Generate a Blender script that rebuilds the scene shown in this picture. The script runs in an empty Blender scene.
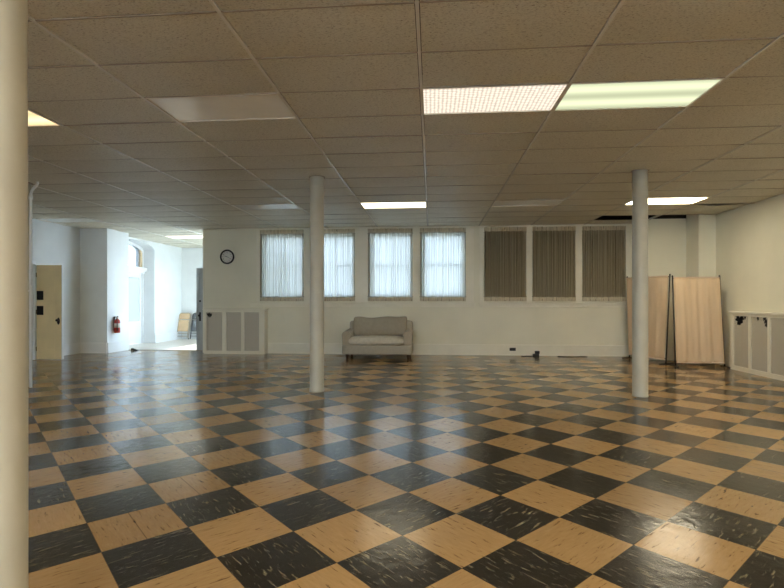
import bpy, bmesh, math, random
from mathutils import Vector, Matrix
random.seed(7)
C = bpy.context.scene.collection
sc = bpy.context.scene
PI = math.pi
HC = 3.2206            # suspended ceiling height
GX, GY, SX, SY = -2.6287, 3.0696, 1.2697, 0.6204   # ceiling grid

# ------------------------------------------------------------------ materials
def mat(name):
    m = bpy.data.materials.new(name); m.use_nodes = True
    nt = m.node_tree; nt.nodes.clear()
    out = nt.nodes.new('ShaderNodeOutputMaterial')
    return m, nt, out

def N(nt, t, **kw):
    n = nt.nodes.new(t)
    for k, v in kw.items(): setattr(n, k, v)
    return n

def ramp(nt, fac, stops):
    r = N(nt, 'ShaderNodeValToRGB')
    el = r.color_ramp.elements
    while len(el) > 1: el.remove(el[-1])
    for i, (p, c) in enumerate(stops):
        e = el[0] if i == 0 else el.new(p)
        e.position = p; e.color = (*c, 1) if len(c) == 3 else c
    nt.links.new(fac, r.inputs[0])
    return r

def paint(name, col, rough=0.6, var=0.06, scale=6.0, bump=0.0, bscale=120.0, metal=0.0, spec=0.5, stretch=None):
    m, nt, out = mat(name)
    L = nt.links.new
    b = N(nt, 'ShaderNodeBsdfPrincipled')
    tc = N(nt, 'ShaderNodeTexCoord')
    src = tc.outputs['Object']
    if stretch:
        mp = N(nt, 'ShaderNodeMapping'); mp.inputs['Scale'].default_value = stretch
        L(src, mp.inputs[0]); src = mp.outputs[0]
    n = N(nt, 'ShaderNodeTexNoise'); n.inputs['Scale'].default_value = scale; n.inputs['Detail'].default_value = 5
    L(src, n.inputs['Vector'])
    lo = tuple(max(0, c*(1-var*1.5)) for c in col); hi = tuple(min(1, c*(1+var)) for c in col)
    r = ramp(nt, n.outputs[0], [(0.3, lo), (0.7, hi)])
    L(r.outputs[0], b.inputs['Base Color'])
    b.inputs['Roughness'].default_value = rough; b.inputs['Metallic'].default_value = metal
    b.inputs['Specular IOR Level'].default_value = spec
    if bump:
        n2 = N(nt, 'ShaderNodeTexNoise'); n2.inputs['Scale'].default_value = bscale; n2.inputs['Detail'].default_value = 3
        L(src, n2.inputs['Vector'])
        bp = N(nt, 'ShaderNodeBump'); bp.inputs['Strength'].default_value = bump; bp.inputs['Distance'].default_value = 0.01
        L(n2.outputs[0], bp.inputs['Height']); L(bp.outputs[0], b.inputs['Normal'])
    L(b.outputs[0], out.inputs[0])
    return m

def emis(name, col, strength):
    m, nt, out = mat(name)
    e = N(nt, 'ShaderNodeEmission'); e.inputs[0].default_value = (*col, 1); e.inputs[1].default_value = strength
    nt.links.new(e.outputs[0], out.inputs[0])
    return m

M = {}
M['wall'] = paint('wall_paint', (0.81, 0.785, 0.65), 0.65, 0.035, 1.3, 0.15, 45)
M['trim'] = paint('trim_paint', (0.84, 0.81, 0.69), 0.42, 0.03, 3.0)
M['wall_warm'] = M['wall']
M['wall_white'] = paint('hall_wall_paint', (0.74, 0.76, 0.77), 0.6, 0.03, 2.0, 0.15, 45)
M['trim_white'] = paint('hall_trim_paint', (0.79, 0.80, 0.81), 0.4, 0.02, 3.0)
M['column'] = paint('column_paint', (0.54, 0.525, 0.445), 0.42, 0.05, 4.0, 0.10, 30)
M['dark'] = paint('dark_void', (0.02, 0.018, 0.016), 0.9)
M['runner'] = paint('grid_white', (0.78, 0.76, 0.7), 0.22, 0.04, 4)
M['tee'] = paint('grid_dull', (0.36, 0.31, 0.25), 0.5, 0.04, 4)  # darker than the runners: shadow lines at the cross tees put into the colour
M['yellow_door'] = paint('yellow_door_paint', (0.88, 0.70, 0.39), 0.42, 0.04, 3)
M['grey_door'] = paint('grey_door_paint', (0.40, 0.42, 0.43), 0.4, 0.06, 5)
M['black'] = paint('black_plastic', (0.008, 0.008, 0.008), 0.65)
M['blackmetal'] = paint('black_metal', (0.02, 0.018, 0.016), 0.4, metal=0.6)
M['bronze'] = paint('dark_bronze', (0.05, 0.035, 0.03), 0.4, metal=0.7)
M['pole'] = paint('screen_pole_metal', (0.10, 0.085, 0.075), 0.35, metal=0.7)
M['screen'] = paint('screen_cloth', (0.76, 0.575, 0.385), 0.85, 0.05, 9, 0.25, 240, stretch=(1, 1, 0.15))
M['hem'] = paint('screen_hem', (0.82, 0.66, 0.52), 0.85, 0.03, 9)
M['sofa'] = paint('sofa_cloth', (0.43, 0.395, 0.325), 0.9, 0.04, 14, 0.25, 160)
M['sofa_seat'] = paint('sofa_seat_cloth', (0.66, 0.62, 0.53), 0.9, 0.07, 14, 0.4, 160)
M['sofa_pillow'] = paint('sofa_pillow_cloth', (0.36, 0.325, 0.265), 0.9, 0.05, 14, 0.25, 160)
M['wood_dark'] = paint('dark_wood', (0.05, 0.03, 0.02), 0.4)
M['red'] = paint('extinguisher_red', (0.42, 0.03, 0.02), 0.3)
M['label'] = paint('paper_label', (0.7, 0.66, 0.6), 0.6)
M['brass'] = paint('brass_fitting', (0.35, 0.27, 0.14), 0.35, metal=0.9)
M['chair_tan'] = paint('tan_steel', (0.70, 0.50, 0.30), 0.4)
M['chair_frame'] = paint('tan_frame', (0.40, 0.31, 0.22), 0.4, metal=0.3)
M['chair_grey'] = paint('grey_steel', (0.13, 0.14, 0.15), 0.4)
M['chair_greyf'] = paint('grey_frame', (0.07, 0.075, 0.08), 0.4, metal=0.3)
M['clockface'] = paint('clock_face', (0.72, 0.70, 0.66), 0.4, 0.03, 8)
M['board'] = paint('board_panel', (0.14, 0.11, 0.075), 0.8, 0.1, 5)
M['pipe'] = paint('pipe_paint', (0.82, 0.84, 0.86), 0.3, 0.03, 4)
M['lampframe'] = paint('lamp_frame', (0.66, 0.62, 0.54), 0.4, 0.03, 4)
M['hallfloor'] = paint('hall_floor', (0.62, 0.56, 0.48), 0.35, 0.05, 2)
M['ground'] = paint('outdoor_paving', (0.5, 0.5, 0.48), 0.9, 0.1, 1)

def floor_material():
    m, nt, out = mat('checkerboard_tile'); L = nt.links.new
    S = 0.4572
    b = N(nt, 'ShaderNodeBsdfPrincipled')
    tc = N(nt, 'ShaderNodeTexCoord')
    mp = N(nt, 'ShaderNodeMapping'); mp.inputs['Scale'].default_value = (1/S, 1/S, 0); mp.inputs['Location'].default_value = (0, 0, 0.5)
    L(tc.outputs['Object'], mp.inputs[0])
    uv = mp.outputs[0]
    ck = N(nt, 'ShaderNodeTexChecker'); ck.inputs['Scale'].default_value = 1.0
    ck.inputs['Color1'].default_value = (1, 1, 1, 1); ck.inputs['Color2'].default_value = (0, 0, 0, 1)
    L(uv, ck.inputs['Vector'])
    # per-tile random
    fl = N(nt, 'ShaderNodeVectorMath', operation='FLOOR'); L(uv, fl.inputs[0])
    wn = N(nt, 'ShaderNodeTexWhiteNoise', noise_dimensions='3D'); L(fl.outputs[0], wn.inputs['Vector'])
    sepw = N(nt, 'ShaderNodeSeparateColor'); L(wn.outputs['Color'], sepw.inputs[0])
    # streak noise, in one of two directions per tile
    def streak(scale, off):
        mm = N(nt, 'ShaderNodeMapping'); mm.inputs['Scale'].default_value = scale; mm.inputs['Location'].default_value = off
        L(tc.outputs['Object'], mm.inputs[0])
        add = N(nt, 'ShaderNodeVectorMath', operation='MULTIPLY_ADD')
        L(fl.outputs[0], add.inputs[0]); add.inputs[1].default_value = (3.7, 5.3, 0); L(mm.outputs[0], add.inputs[2])
        n = N(nt, 'ShaderNodeTexNoise'); n.inputs['Scale'].default_value = 1; n.inputs['Detail'].default_value = 4; n.inputs['Roughness'].default_value = 0.6
        n.inputs['Distortion'].default_value = 0.6
        L(add.outputs[0], n.inputs['Vector']); return n.outputs[0]
    s1 = streak((9, 55, 1), (0, 0, 0)); s2 = streak((55, 9, 1), (4, 9, 0))
    gt = N(nt, 'ShaderNodeMath', operation='GREATER_THAN'); gt.inputs[1].default_value = 0.5; L(sepw.outputs[0], gt.inputs[0])
    mx = N(nt, 'ShaderNodeMix', data_type='FLOAT'); L(gt.outputs[0], mx.inputs[0]); L(s1, mx.inputs[2]); L(s2, mx.inputs[3])
    st = mx.outputs[0]
    # tan and black tiles
    tan = ramp(nt, st, [(0.0, (0.10, 0.055, 0.025)), (0.32, (0.15, 0.085, 0.035)), (0.385, (0.42, 0.27, 0.125)), (0.55, (0.455, 0.295, 0.138)), (0.75, (0.50, 0.335, 0.165))])
    blk = ramp(nt, st, [(0.0, (0.010, 0.010, 0.010)), (0.45, (0.022, 0.021, 0.019)), (0.585, (0.034, 0.031, 0.027)), (0.672, (0.24, 0.215, 0.14)), (0.8, (0.38, 0.32, 0.22))])
    mc = N(nt, 'ShaderNodeMix', data_type='RGBA'); L(ck.outputs['Fac'], mc.inputs[0]); L(tan.outputs[0], mc.inputs[6]); L(blk.outputs[0], mc.inputs[7])
    # tile-to-tile tone
    tone = N(nt, 'ShaderNodeMapRange'); L(sepw.outputs[1], tone.inputs[0]); tone.inputs[3].default_value = 0.84; tone.inputs[4].default_value = 1.12
    mt = N(nt, 'ShaderNodeVectorMath', operation='SCALE'); L(mc.outputs[2], mt.inputs[0]); L(tone.outputs[0], mt.inputs[3])
    # seams
    fr = N(nt, 'ShaderNodeVectorMath', operation='FRACTION'); L(uv, fr.inputs[0])
    sx = N(nt, 'ShaderNodeSeparateXYZ'); L(fr.outputs[0], sx.inputs[0])
    def near_edge(o):
        a = N(nt, 'ShaderNodeMath', operation='SUBTRACT'); L(o, a.inputs[0]); a.inputs[1].default_value = 0.5
        c = N(nt, 'ShaderNodeMath', operation='ABSOLUTE'); L(a.outputs[0], c.inputs[0]); return c.outputs[0]
    ex, ey = near_edge(sx.outputs[0]), near_edge(sx.outputs[1])
    mxx = N(nt, 'ShaderNodeMath', operation='MAXIMUM'); L(ex, mxx.inputs[0]); L(ey, mxx.inputs[1])
    seam = N(nt, 'ShaderNodeMath', operation='GREATER_THAN'); L(mxx.outputs[0], seam.inputs[0]); seam.inputs[1].default_value = 0.4945
    half = N(nt, 'ShaderNodeMath', operation='LESS_THAN'); L(ex, half.inputs[0]); half.inputs[1].default_value = 0.005
    some = N(nt, 'ShaderNodeMath', operation='GREATER_THAN'); L(sepw.outputs[2], some.inputs[0]); some.inputs[1].default_value = 0.86
    hm = N(nt, 'ShaderNodeMath', operation='MULTIPLY'); L(half.outputs[0], hm.inputs[0]); L(some.outputs[0], hm.inputs[1])
    sm = N(nt, 'ShaderNodeMath', operation='MAXIMUM'); L(seam.outputs[0], sm.inputs[0]); L(hm.outputs[0], sm.inputs[1])
    sf = N(nt, 'ShaderNodeMath', operation='MULTIPLY'); L(sm.outputs[0], sf.inputs[0]); sf.inputs[1].default_value = 0.6
    ms = N(nt, 'ShaderNodeMix', data_type='RGBA'); L(sf.outputs[0], ms.inputs[0]); L(mt.outputs[0], ms.inputs[6]); ms.inputs[7].default_value = (0.02, 0.014, 0.01, 1)
    L(ms.outputs[2], b.inputs['Base Color'])
    # wax polish: uneven gloss and slight waves
    nr = N(nt, 'ShaderNodeTexNoise'); nr.inputs['Scale'].default_value = 1.7; nr.inputs['Detail'].default_value = 6
    L(tc.outputs['Object'], nr.inputs['Vector'])
    rr = N(nt, 'ShaderNodeMapRange'); L(nr.outputs[0], rr.inputs[0]); rr.inputs[1].default_value = 0.3; rr.inputs[2].default_value = 0.7
    rr.inputs[3].default_value = 0.13; rr.inputs[4].default_value = 0.22
    L(rr.outputs[0], b.inputs['Roughness'])
    b.inputs['Specular IOR Level'].default_value = 0.75
    nb = N(nt, 'ShaderNodeTexNoise'); nb.inputs['Scale'].default_value = 13; nb.inputs['Detail'].default_value = 3
    L(tc.outputs['Object'], nb.inputs['Vector'])
    nb2 = N(nt, 'ShaderNodeMath', operation='MULTIPLY_ADD'); L(st, nb2.inputs[0]); nb2.inputs[1].default_value = 0.12; L(nb.outputs[0], nb2.inputs[2])
    bp = N(nt, 'ShaderNodeBump'); bp.inputs['Strength'].default_value = 0.10; bp.inputs['Distance'].default_value = 0.02
    L(nb2.outputs[0], bp.inputs['Height']); L(bp.outputs[0], b.inputs['Normal'])
    L(b.outputs[0], out.inputs[0])
    return m
M['floor'] = floor_material()
WBX = -8.32

def ceiling_material():
    m, nt, out = mat('fissured_ceiling_tile'); L = nt.links.new
    b = N(nt, 'ShaderNodeBsdfPrincipled')
    tc = N(nt, 'ShaderNodeTexCoord')
    mp = N(nt, 'ShaderNodeMapping'); mp.inputs['Rotation'].default_value = (0, 0, 0.6); mp.inputs['Scale'].default_value = (1, 2.2, 1)
    L(tc.outputs['Object'], mp.inputs[0])
    n = N(nt, 'ShaderNodeTexNoise'); n.inputs['Scale'].default_value = 55; n.inputs['Detail'].default_value = 3; n.inputs['Distortion'].default_value = 0.8
    L(mp.outputs[0], n.inputs['Vector'])
    r = ramp(nt, n.outputs[0], [(0.30, (0.30, 0.255, 0.19)), (0.40, (0.56, 0.52, 0.42)), (0.5, (0.66, 0.63, 0.525)), (0.7, (0.70, 0.67, 0.56))])
    n3 = N(nt, 'ShaderNodeTexNoise'); n3.inputs['Scale'].default_value = 0.5; L(tc.outputs['Object'], n3.inputs['Vector'])
    r3 = ramp(nt, n3.outputs[0], [(0.35, (0.90, 0.89, 0.86)), (0.65, (1, 1, 1))])
    mu = N(nt, 'ShaderNodeMix', data_type='RGBA', blend_type='MULTIPLY'); mu.inputs[0].default_value = 1
    L(r.outputs[0], mu.inputs[6]); L(r3.outputs[0], mu.inputs[7]); L(mu.outputs[2], b.inputs['Base Color'])
    b.inputs['Roughness'].default_value = 0.5; b.inputs['Specular IOR Level'].default_value = 0.5
    bp = N(nt, 'ShaderNodeBump'); bp.inputs['Strength'].default_value = 0.35; bp.inputs['Distance'].default_value = 0.01
    L(n.outputs[0], bp.inputs['Height']); L(bp.outputs[0], b.inputs['Normal'])
    L(b.outputs[0], out.inputs[0]); return m
M['ceiling'] = ceiling_material()

def curtain_material():
    m, nt, out = mat('sheer_curtain_cloth'); L = nt.links.new
    d = N(nt, 'ShaderNodeBsdfDiffuse'); t = N(nt, 'ShaderNodeBsdfTranslucent'); tr = N(nt, 'ShaderNodeBsdfTransparent')
    tc = N(nt, 'ShaderNodeTexCoord')
    mp = N(nt, 'ShaderNodeMapping'); mp.inputs['Scale'].default_value = (75, 8, 0.35); L(tc.outputs['Object'], mp.inputs[0])
    n = N(nt, 'ShaderNodeTexNoise'); n.inputs['Scale'].default_value = 1; n.inputs['Detail'].default_value = 4; L(mp.outputs[0], n.inputs['Vector'])  # stretched noise paints shaded pleat lines into the cloth colours
    r = ramp(nt, n.outputs[0], [(0.3, (0.40, 0.345, 0.23)), (0.7, (0.58, 0.51, 0.355))])
    L(r.outputs[0], d.inputs[0])
    r2 = ramp(nt, n.outputs[0], [(0.3, (0.13, 0.13, 0.13)), (0.68, (0.42, 0.42, 0.42))])
    L(r2.outputs[0], t.inputs[0])
    m1 = N(nt, 'ShaderNodeMixShader'); m1.inputs[0].default_value = 0.45; L(d.outputs[0], m1.inputs[1]); L(t.outputs[0], m1.inputs[2])
    m2 = N(nt, 'ShaderNodeMixShader'); m2.inputs[0].default_value = 0.03; L(m1.outputs[0], m2.inputs[1]); L(tr.outputs[0], m2.inputs[2])
    L(m2.outputs[0], out.inputs[0]); return m
M['curtain'] = curtain_material()
M['heading'] = paint('curtain_heading_cloth', (0.60, 0.535, 0.40), 0.9, 0.12, 1.0, 0.2, 60, stretch=(45, 45, 3))

def glass_material(name, rough, tint):
    m, nt, out = mat(name); L = nt.links.new
    g = N(nt, 'ShaderNodeBsdfGlossy'); g.inputs['Roughness'].default_value = 0.03
    if rough:
        t = N(nt, 'ShaderNodeBsdfTranslucent'); t.inputs[0].default_value = (*tint, 1)
    else:
        t = N(nt, 'ShaderNodeBsdfTransparent'); t.inputs[0].default_value = (*tint, 1)
    mx = N(nt, 'ShaderNodeMixShader'); mx.inputs[0].default_value = 0.06
    L(t.outputs[0], mx.inputs[1]); L(g.outputs[0], mx.inputs[2]); L(mx.outputs[0], out.inputs[0]); return m
M['glass'] = glass_material('window_glass', False, (0.93, 0.96, 0.97))
M['frosted'] = glass_material('frosted_door_glass', True, (0.36, 0.365, 0.36))
M['fanlight'] = glass_material('fanlight_glass', False, (0.35, 0.355, 0.355))

def grille_material():
    # woven metal grille with real holes in a staggered pattern
    m, nt, out = mat('perforated_grille'); L = nt.links.new
    b = N(nt, 'ShaderNodeBsdfPrincipled'); b.inputs['Base Color'].default_value = (0.74, 0.69, 0.58, 1); b.inputs['Roughness'].default_value = 0.5
    tr = N(nt, 'ShaderNodeBsdfTransparent')
    tc = N(nt, 'ShaderNodeTexCoord')
    mp = N(nt, 'ShaderNodeMapping'); mp.inputs['Scale'].default_value = (1/0.022, 1/0.022, 1/0.022); L(tc.outputs['UV'], mp.inputs[0])
    def holes(off):
        a = N(nt, 'ShaderNodeVectorMath', operation='ADD'); L(mp.outputs[0], a.inputs[0]); a.inputs[1].default_value = off
        f = N(nt, 'ShaderNodeVectorMath', operation='FRACTION'); L(a.outputs[0], f.inputs[0])
        s = N(nt, 'ShaderNodeVectorMath', operation='SUBTRACT'); L(f.outputs[0], s.inputs[0]); s.inputs[1].default_value = (0.5, 0.5, 0)
        s2 = N(nt, 'ShaderNodeVectorMath', operation='MULTIPLY'); L(s.outputs[0], s2.inputs[0]); s2.inputs[1].default_value = (1, 1, 0)
        l = N(nt, 'ShaderNodeVectorMath', operation='LENGTH'); L(s2.outputs[0], l.inputs[0]); return l.outputs['Value']
    mn = N(nt, 'ShaderNodeMath', operation='MINIMUM'); L(holes((0, 0, 0)), mn.inputs[0]); L(holes((0.5, 0.5, 0)), mn.inputs[1])
    lt = N(nt, 'ShaderNodeMath', operation='LESS_THAN'); L(mn.outputs[0], lt.inputs[0]); lt.inputs[1].default_value = 0.205
    mx = N(nt, 'ShaderNodeMixShader'); L(lt.outputs[0], mx.inputs[0]); L(b.outputs[0], mx.inputs[1]); L(tr.outputs[0], mx.inputs[2])
    L(mx.outputs[0], out.inputs[0]); return m
M['grille'] = grille_material()

def lamp_material(name, col, strength, kind):
    m, nt, out = mat(name); L = nt.links.new
    e = N(nt, 'ShaderNodeEmission'); e.inputs[1].default_value = strength
    tc = N(nt, 'ShaderNodeTexCoord')
    if kind == 'prism':
        v = N(nt, 'ShaderNodeTexVoronoi'); v.inputs['Scale'].default_value = 26; v.inputs['Randomness'].default_value = 0.15
        L(tc.outputs['Object'], v.inputs['Vector'])
        r = ramp(nt, v.outputs['Distance'], [(0.15, tuple(c for c in col)), (0.6, tuple(c*0.45 for c in col))])
    else:  # tubes run lengthwise behind an opal sheet
        w = N(nt, 'ShaderNodeSeparateXYZ'); L(tc.outputs['Object'], w.inputs[0])
        a = N(nt, 'ShaderNodeMath', operation='MULTIPLY'); L(w.outputs[1], a.inputs[0]); a.inputs[1].default_value = 2*PI/0.3
        c = N(nt, 'ShaderNodeMath', operation='COSINE'); L(a.outputs[0], c.inputs[0])
        mr = N(nt, 'ShaderNodeMapRange'); L(c.outputs[0], mr.inputs[0]); mr.inputs[1].default_value = -1; mr.inputs[2].default_value = 1
        r = ramp(nt, mr.outputs[0], [(0.0, col), (1.0, tuple(c*0.6 for c in col))])
    L(r.outputs[0], e.inputs[0]); L(e.outputs[0], out.inputs[0]); return m
LP = 19.0
M['lamp_prism'] = lamp_material('lamp_prism_lens', (1.0, 0.84, 0.68), 1.05, 'prism')
M['lamp_green'] = lamp_material('lamp_opal_lens', (0.88, 0.93, 0.60), 0.85, 'tube')
M['lamp_warm'] = lamp_material('lamp_warm_lens', (1.0, 0.87, 0.62), 15.0, 'tube')
M['lamp_aged'] = lamp_material('lamp_aged_lens', (1.0, 0.88, 0.62), 4.5, 'tube')
M['lamp_unseen'] = lamp_material('lamp_unseen_lens', (1.0, 0.84, 0.60), LP, 'tube')
M['lamp_orange'] = lamp_material('lamp_orange_lens', (1.0, 0.70, 0.36), 1.5, 'tube')
M['lamp_off'] = paint('lamp_unlit_lens', (0.90, 0.90, 0.87), 0.18, 0.03, 3)
M['lamp_hall'] = lamp_material('lamp_hall_lens', (1.0, 0.95, 0.85), 3.0, 'tube')

# ------------------------------------------------------------------ mesh helpers
def nb(): return bmesh.new()
def box(bm, x0, x1, y0, y1, z0, z1):
    v = [bm.verts.new(p) for p in ((x0,y0,z0),(x1,y0,z0),(x1,y1,z0),(x0,y1,z0),(x0,y0,z1),(x1,y0,z1),(x1,y1,z1),(x0,y1,z1))]
    for f in ((0,3,2,1),(4,5,6,7),(0,1,5,4),(1,2,6,5),(2,3,7,6),(3,0,4,7)): bm.faces.new([v[i] for i in f])
    return v
def tube(bm, pts, r, n=10, cap=True):
    pts = [Vector(p) for p in pts]; rings = []
    rr = r if isinstance(r, (list, tuple)) else [r]*len(pts)
    up = None
    for i, p in enumerate(pts):
        t = (pts[min(i+1, len(pts)-1)] - pts[max(i-1, 0)]).normalized()
        if up is None:
            up = Vector((0,0,1)) if abs(t.z) < 0.9 else Vector((1,0,0))
        a = t.cross(up); 
        if a.length < 1e-5: a = t.cross(Vector((0,1,0)))
        a.normalize(); bq = t.cross(a).normalized(); up = a.cross(t).normalized()
        rings.append([bm.verts.new(p + rr[i]*(math.cos(2*PI*k/n)*a + math.sin(2*PI*k/n)*bq)) for k in range(n)])
    for A, B in zip(rings, rings[1:]):
        for k in range(n): bm.faces.new((A[k], A[(k+1)%n], B[(k+1)%n], B[k]))
    if cap:
        bm.faces.new(rings[0][::-1]); bm.faces.new(rings[-1])
def lathe(bm, prof, n=32, c=(0,0,0)):
    rings = []
    for r, z in prof:
        rings.append([bm.verts.new((c[0]+r*math.cos(2*PI*k/n), c[1]+r*math.sin(2*PI*k/n), c[2]+z)) for k in range(n)])
    for A, B in zip(rings, rings[1:]):
        for k in range(n): bm.faces.new((A[k], A[(k+1)%n], B[(k+1)%n], B[k]))
    bm.faces.new(rings[0][::-1]); bm.faces.new(rings[-1])
def prism(bm, pts, axis, a0, a1):
    """closed outline pts (2D) extruded along axis: 'x' -> (y,z), 'y' -> (x,z), 'z' -> (x,y)"""
    def P(p, a): return {'x': (a, p[0], p[1]), 'y': (p[0], a, p[1]), 'z': (p[0], p[1], a)}[axis]
    A = [bm.verts.new(P(p, a0)) for p in pts]; B = [bm.verts.new(P(p, a1)) for p in pts]
    n = len(pts)
    for k in range(n): bm.faces.new((A[k], A[(k+1)%n], B[(k+1)%n], B[k]))
    bm.faces.new(A[::-1]); bm.faces.new(B)
def obj(name, bm, m, parent=None, bevel=0, seg=2, smooth=False, loc=None, sub=0):
    bmesh.ops.recalc_face_normals(bm, faces=bm.faces[:])
    me = bpy.data.meshes.new(name); bm.to_mesh(me); bm.free()
    o = bpy.data.objects.new(name, me); C.objects.link(o)
    me.materials.append(M[m] if isinstance(m, str) else m)
    if smooth:
        for p in me.polygons: p.use_smooth = True
    if bevel:
        b = o.modifiers.new('bevel', 'BEVEL'); b.width = bevel; b.segments = seg; b.limit_method = 'ANGLE'
    if sub:
        s = o.modifiers.new('sub', 'SUBSURF'); s.levels = sub; s.render_levels = sub
    if parent: o.parent = parent
    if loc: o.location = loc
    return o
def thing(name, label, cat, loc=(0,0,0), rotz=0, group=None):
    o = bpy.data.objects.new(name, None); C.objects.link(o); o.empty_display_size = 0.1
    o.location = loc; o.rotation_euler = (0, 0, rotz)
    return tag(o, label, cat, group)
def tag(o, label, cat, group=None):
    o['label'] = label; o['category'] = cat
    if group: o['group'] = group
    return o
def struct(name, bm, m, parent=None, **kw):
    o = obj(name, bm, m, parent, **kw); o['kind'] = 'structure'; return o

# ------------------------------------------------------------------ the setting
OX, OY, ANG = -1.7842, 2.5363, 0.7821
bm = nb()
ca, sa = math.cos(-ANG), math.sin(-ANG)
def to_local(x, y):
    dx, dy = x-OX, y-OY
    return (dx*ca - dy*sa, dx*sa + dy*ca, 0)
vs = [bm.verts.new(to_local(*p)) for p in ((-9.3,-8.2),(6.3,-8.2),(6.3,12.55),(-5.85,12.55),(-5.85,12.93),(-9.3,12.93))]
bm.faces.new(vs)
r = bmesh.ops.extrude_face_region(bm, geom=bm.faces[:])
for v in [g for g in r['geom'] if isinstance(g, bmesh.types.BMVert)]: v.co.z -= 0.15
f = struct('floor', bm, 'floor'); f.location = (OX, OY, 0); f.rotation_euler = (0, 0, ANG)
bm = nb(); box(bm, -9.3, -4.9, 12.93, 17.0, -0.15, 0.004); struct('floor.001', bm, 'hallfloor')
bm = nb(); box(bm, -60, 60, -40, 80, -0.5, -0.3); struct('ground', bm, 'ground')

# ceiling tiles: one surface of sagging panels in a T-bar grid
LIGHTS = {  # (column, row): (material, label)
    (2, 2): ('lamp_prism', 'bright ceiling light with a textured pinkish lens, left of the greenish one'),
    (3, 2): ('lamp_green', 'lit greenish white ceiling light, nearest on the right'),
    (0, 2): ('lamp_off', 'unlit white ceiling light nearest the camera, left of centre'),
    (-2, 2): ('lamp_orange', 'orange lit ceiling light beside the near left column'),
    (-1, 10): ('lamp_off', 'unlit ceiling light in the far row, left of the middle column'),
    (1, 10): ('lamp_aged', 'lit warm ceiling light in the far row, in front of the bright curtains'),
    (3, 10): ('lamp_off', 'unlit grey ceiling light in the far row, in front of the dark curtains'),
    (5, 10): ('lamp_warm', 'lit ceiling light in the far row, behind the right column'),
    (-5, 12): ('lamp_off', 'unlit ceiling light above the yellow door'),
    (-4, 17): ('lamp_hall', 'lit ceiling light in the bright side room'),
}
LIGHTS[(5, 2)] = ('lamp_unseen', 'lit ceiling light near the right wall, level with the near lights')
for j_ in (-6, -14):  # unseen panels behind the camera, added as fill light
    for i_ in (-4, -2, 0, 2, 3, 5):
        LIGHTS[(i_, j_)] = ('lamp_unseen', 'added unseen ceiling light %s, %s' % ({-4: 'farthest left', -2: 'second from the left', 0: 'third from the left', 2: 'third from the right', 3: 'second from the right', 5: 'farthest right'}[i_], 'in the row above the near column' if j_ == -6 else 'in the row by the added front windows'))
HOLES = {(5, 13), (6, 13)}
def clip(v, a, b): return max(a, min(b, v))
bm = nb(); runners = nb(); tees = nb()
for i in range(-6, 8):
    for j in range(-18, 23):
        x0, x1 = GX+SX*i, GX+SX*(i+1); y0, y1 = GY+SY*j, GY+SY*(j+1)
        ymax = 16.74 if x0 < -5.1 else 12.37
        x0, x1 = clip(x0, -9.04, 6.14), clip(x1, -9.04, 6.14); y0, y1 = clip(y0, -7.99, ymax), clip(y1, -7.99, ymax)
        if x1-x0 < 0.02 or y1-y0 < 0.02: continue
        if y0 > 12.37: x1 = min(x1, -5.02)
        if (i, j) in LIGHTS or (i, j) in HOLES: continue
        ya = y0
        if (i, j) == (6, 11): ya = y0 + 0.02
        x0 += 0.017; x1 -= 0.017; ya += 0.010; y1 -= 0.007
        nx, ny = 8, 6
        sag = random.uniform(0.008, 0.020); tx = random.uniform(-0.004, 0.004); ty = random.uniform(-0.008, 0.004)
        g = []
        for b_ in range(ny+1):
            row = []
            for a_ in range(nx+1):
                u, v = a_/nx, b_/ny
                z = HC + 0.004 - sag*(1-(2*u-1)**2)*(1-(2*v-1)**2) + tx*(2*u-1)*(1-(2*v-1)**2)*0.5 + ty*v*(1-(2*u-1)**2)
                yy = ya + 0.22*(1-(2*u-1)**2) if (i, j) == (6, 11) else ya
                row.append(bm.verts.new((x0+(x1-x0)*u, yy+(y1-yy)*v, z)))
            g.append(row)
        for b_ in range(ny):
            for a_ in range(nx): bm.faces.new((g[b_][a_], g[b_+1][a_], g[b_+1][a_+1], g[b_][a_+1]))
bm.normal_update()
me = bpy.data.meshes.new('ceiling'); bm.to_mesh(me); bm.free(); me.materials.append(M['ceiling'])
for p in me.polygons: p.use_smooth = True
o = bpy.data.objects.new('ceiling', me); C.objects.link(o); o['kind'] = 'structure'
for i in range(-5, 8):
    x = GX+SX*i
    if -9.1 < x < 6.13: box(runners, x-0.012, x+0.012, -7.98, 16.7 if x < -6.0 else 12.36, HC-0.006, HC+0.03)
struct('trim_1', runners, 'runner')
for j in range(-17, 23):
    y = GY+SY*j
    if y < 12.36: box(tees, -9.1, 6.13, y-0.006, y+0.006, HC-0.002, HC+0.006)
    elif y < 16.7: box(tees, -8.78, -5.02, y-0.006, y+0.006, HC-0.002, HC+0.006)
struct('trim_2', tees, 'tee')
bm = nb(); box(bm, -9.5, 6.6, -8.4, 12.69, 3.9, 4.1); box(bm, -9.5, -4.74, 12.69, 17.1, 3.9, 4.1); struct('ceiling.001', bm, 'dark')

for (i, j), (mm, lab) in LIGHTS.items():
    x0, y0 = GX+SX*i, GY+SY*j
    t = thing('ceiling_light', lab, 'ceiling light', (x0+SX/2, y0+SY/2, HC))
    w, d = SX/2-0.006, SY/2-0.006
    fr = nb()
    for a in ((-w, -w+0.012, -d, d), (w-0.012, w, -d, d), (-w, w, -d, -d+0.010), (-w, w, d-0.010, d)): box(fr, *a, -0.006, 0.05)
    obj('frame', fr, 'lampframe', t)
    df = nb()
    box(df, -w+0.010, w-0.010, -d+0.008, d-0.008, 0.006, 0.014)
    obj('diffuser', df, mm, t)
    bd = nb(); box(bd, -w+0.005, w-0.005, -d+0.005, d-0.005, 0.055, 0.12); obj('housing', bd, 'lampframe', t)

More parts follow.
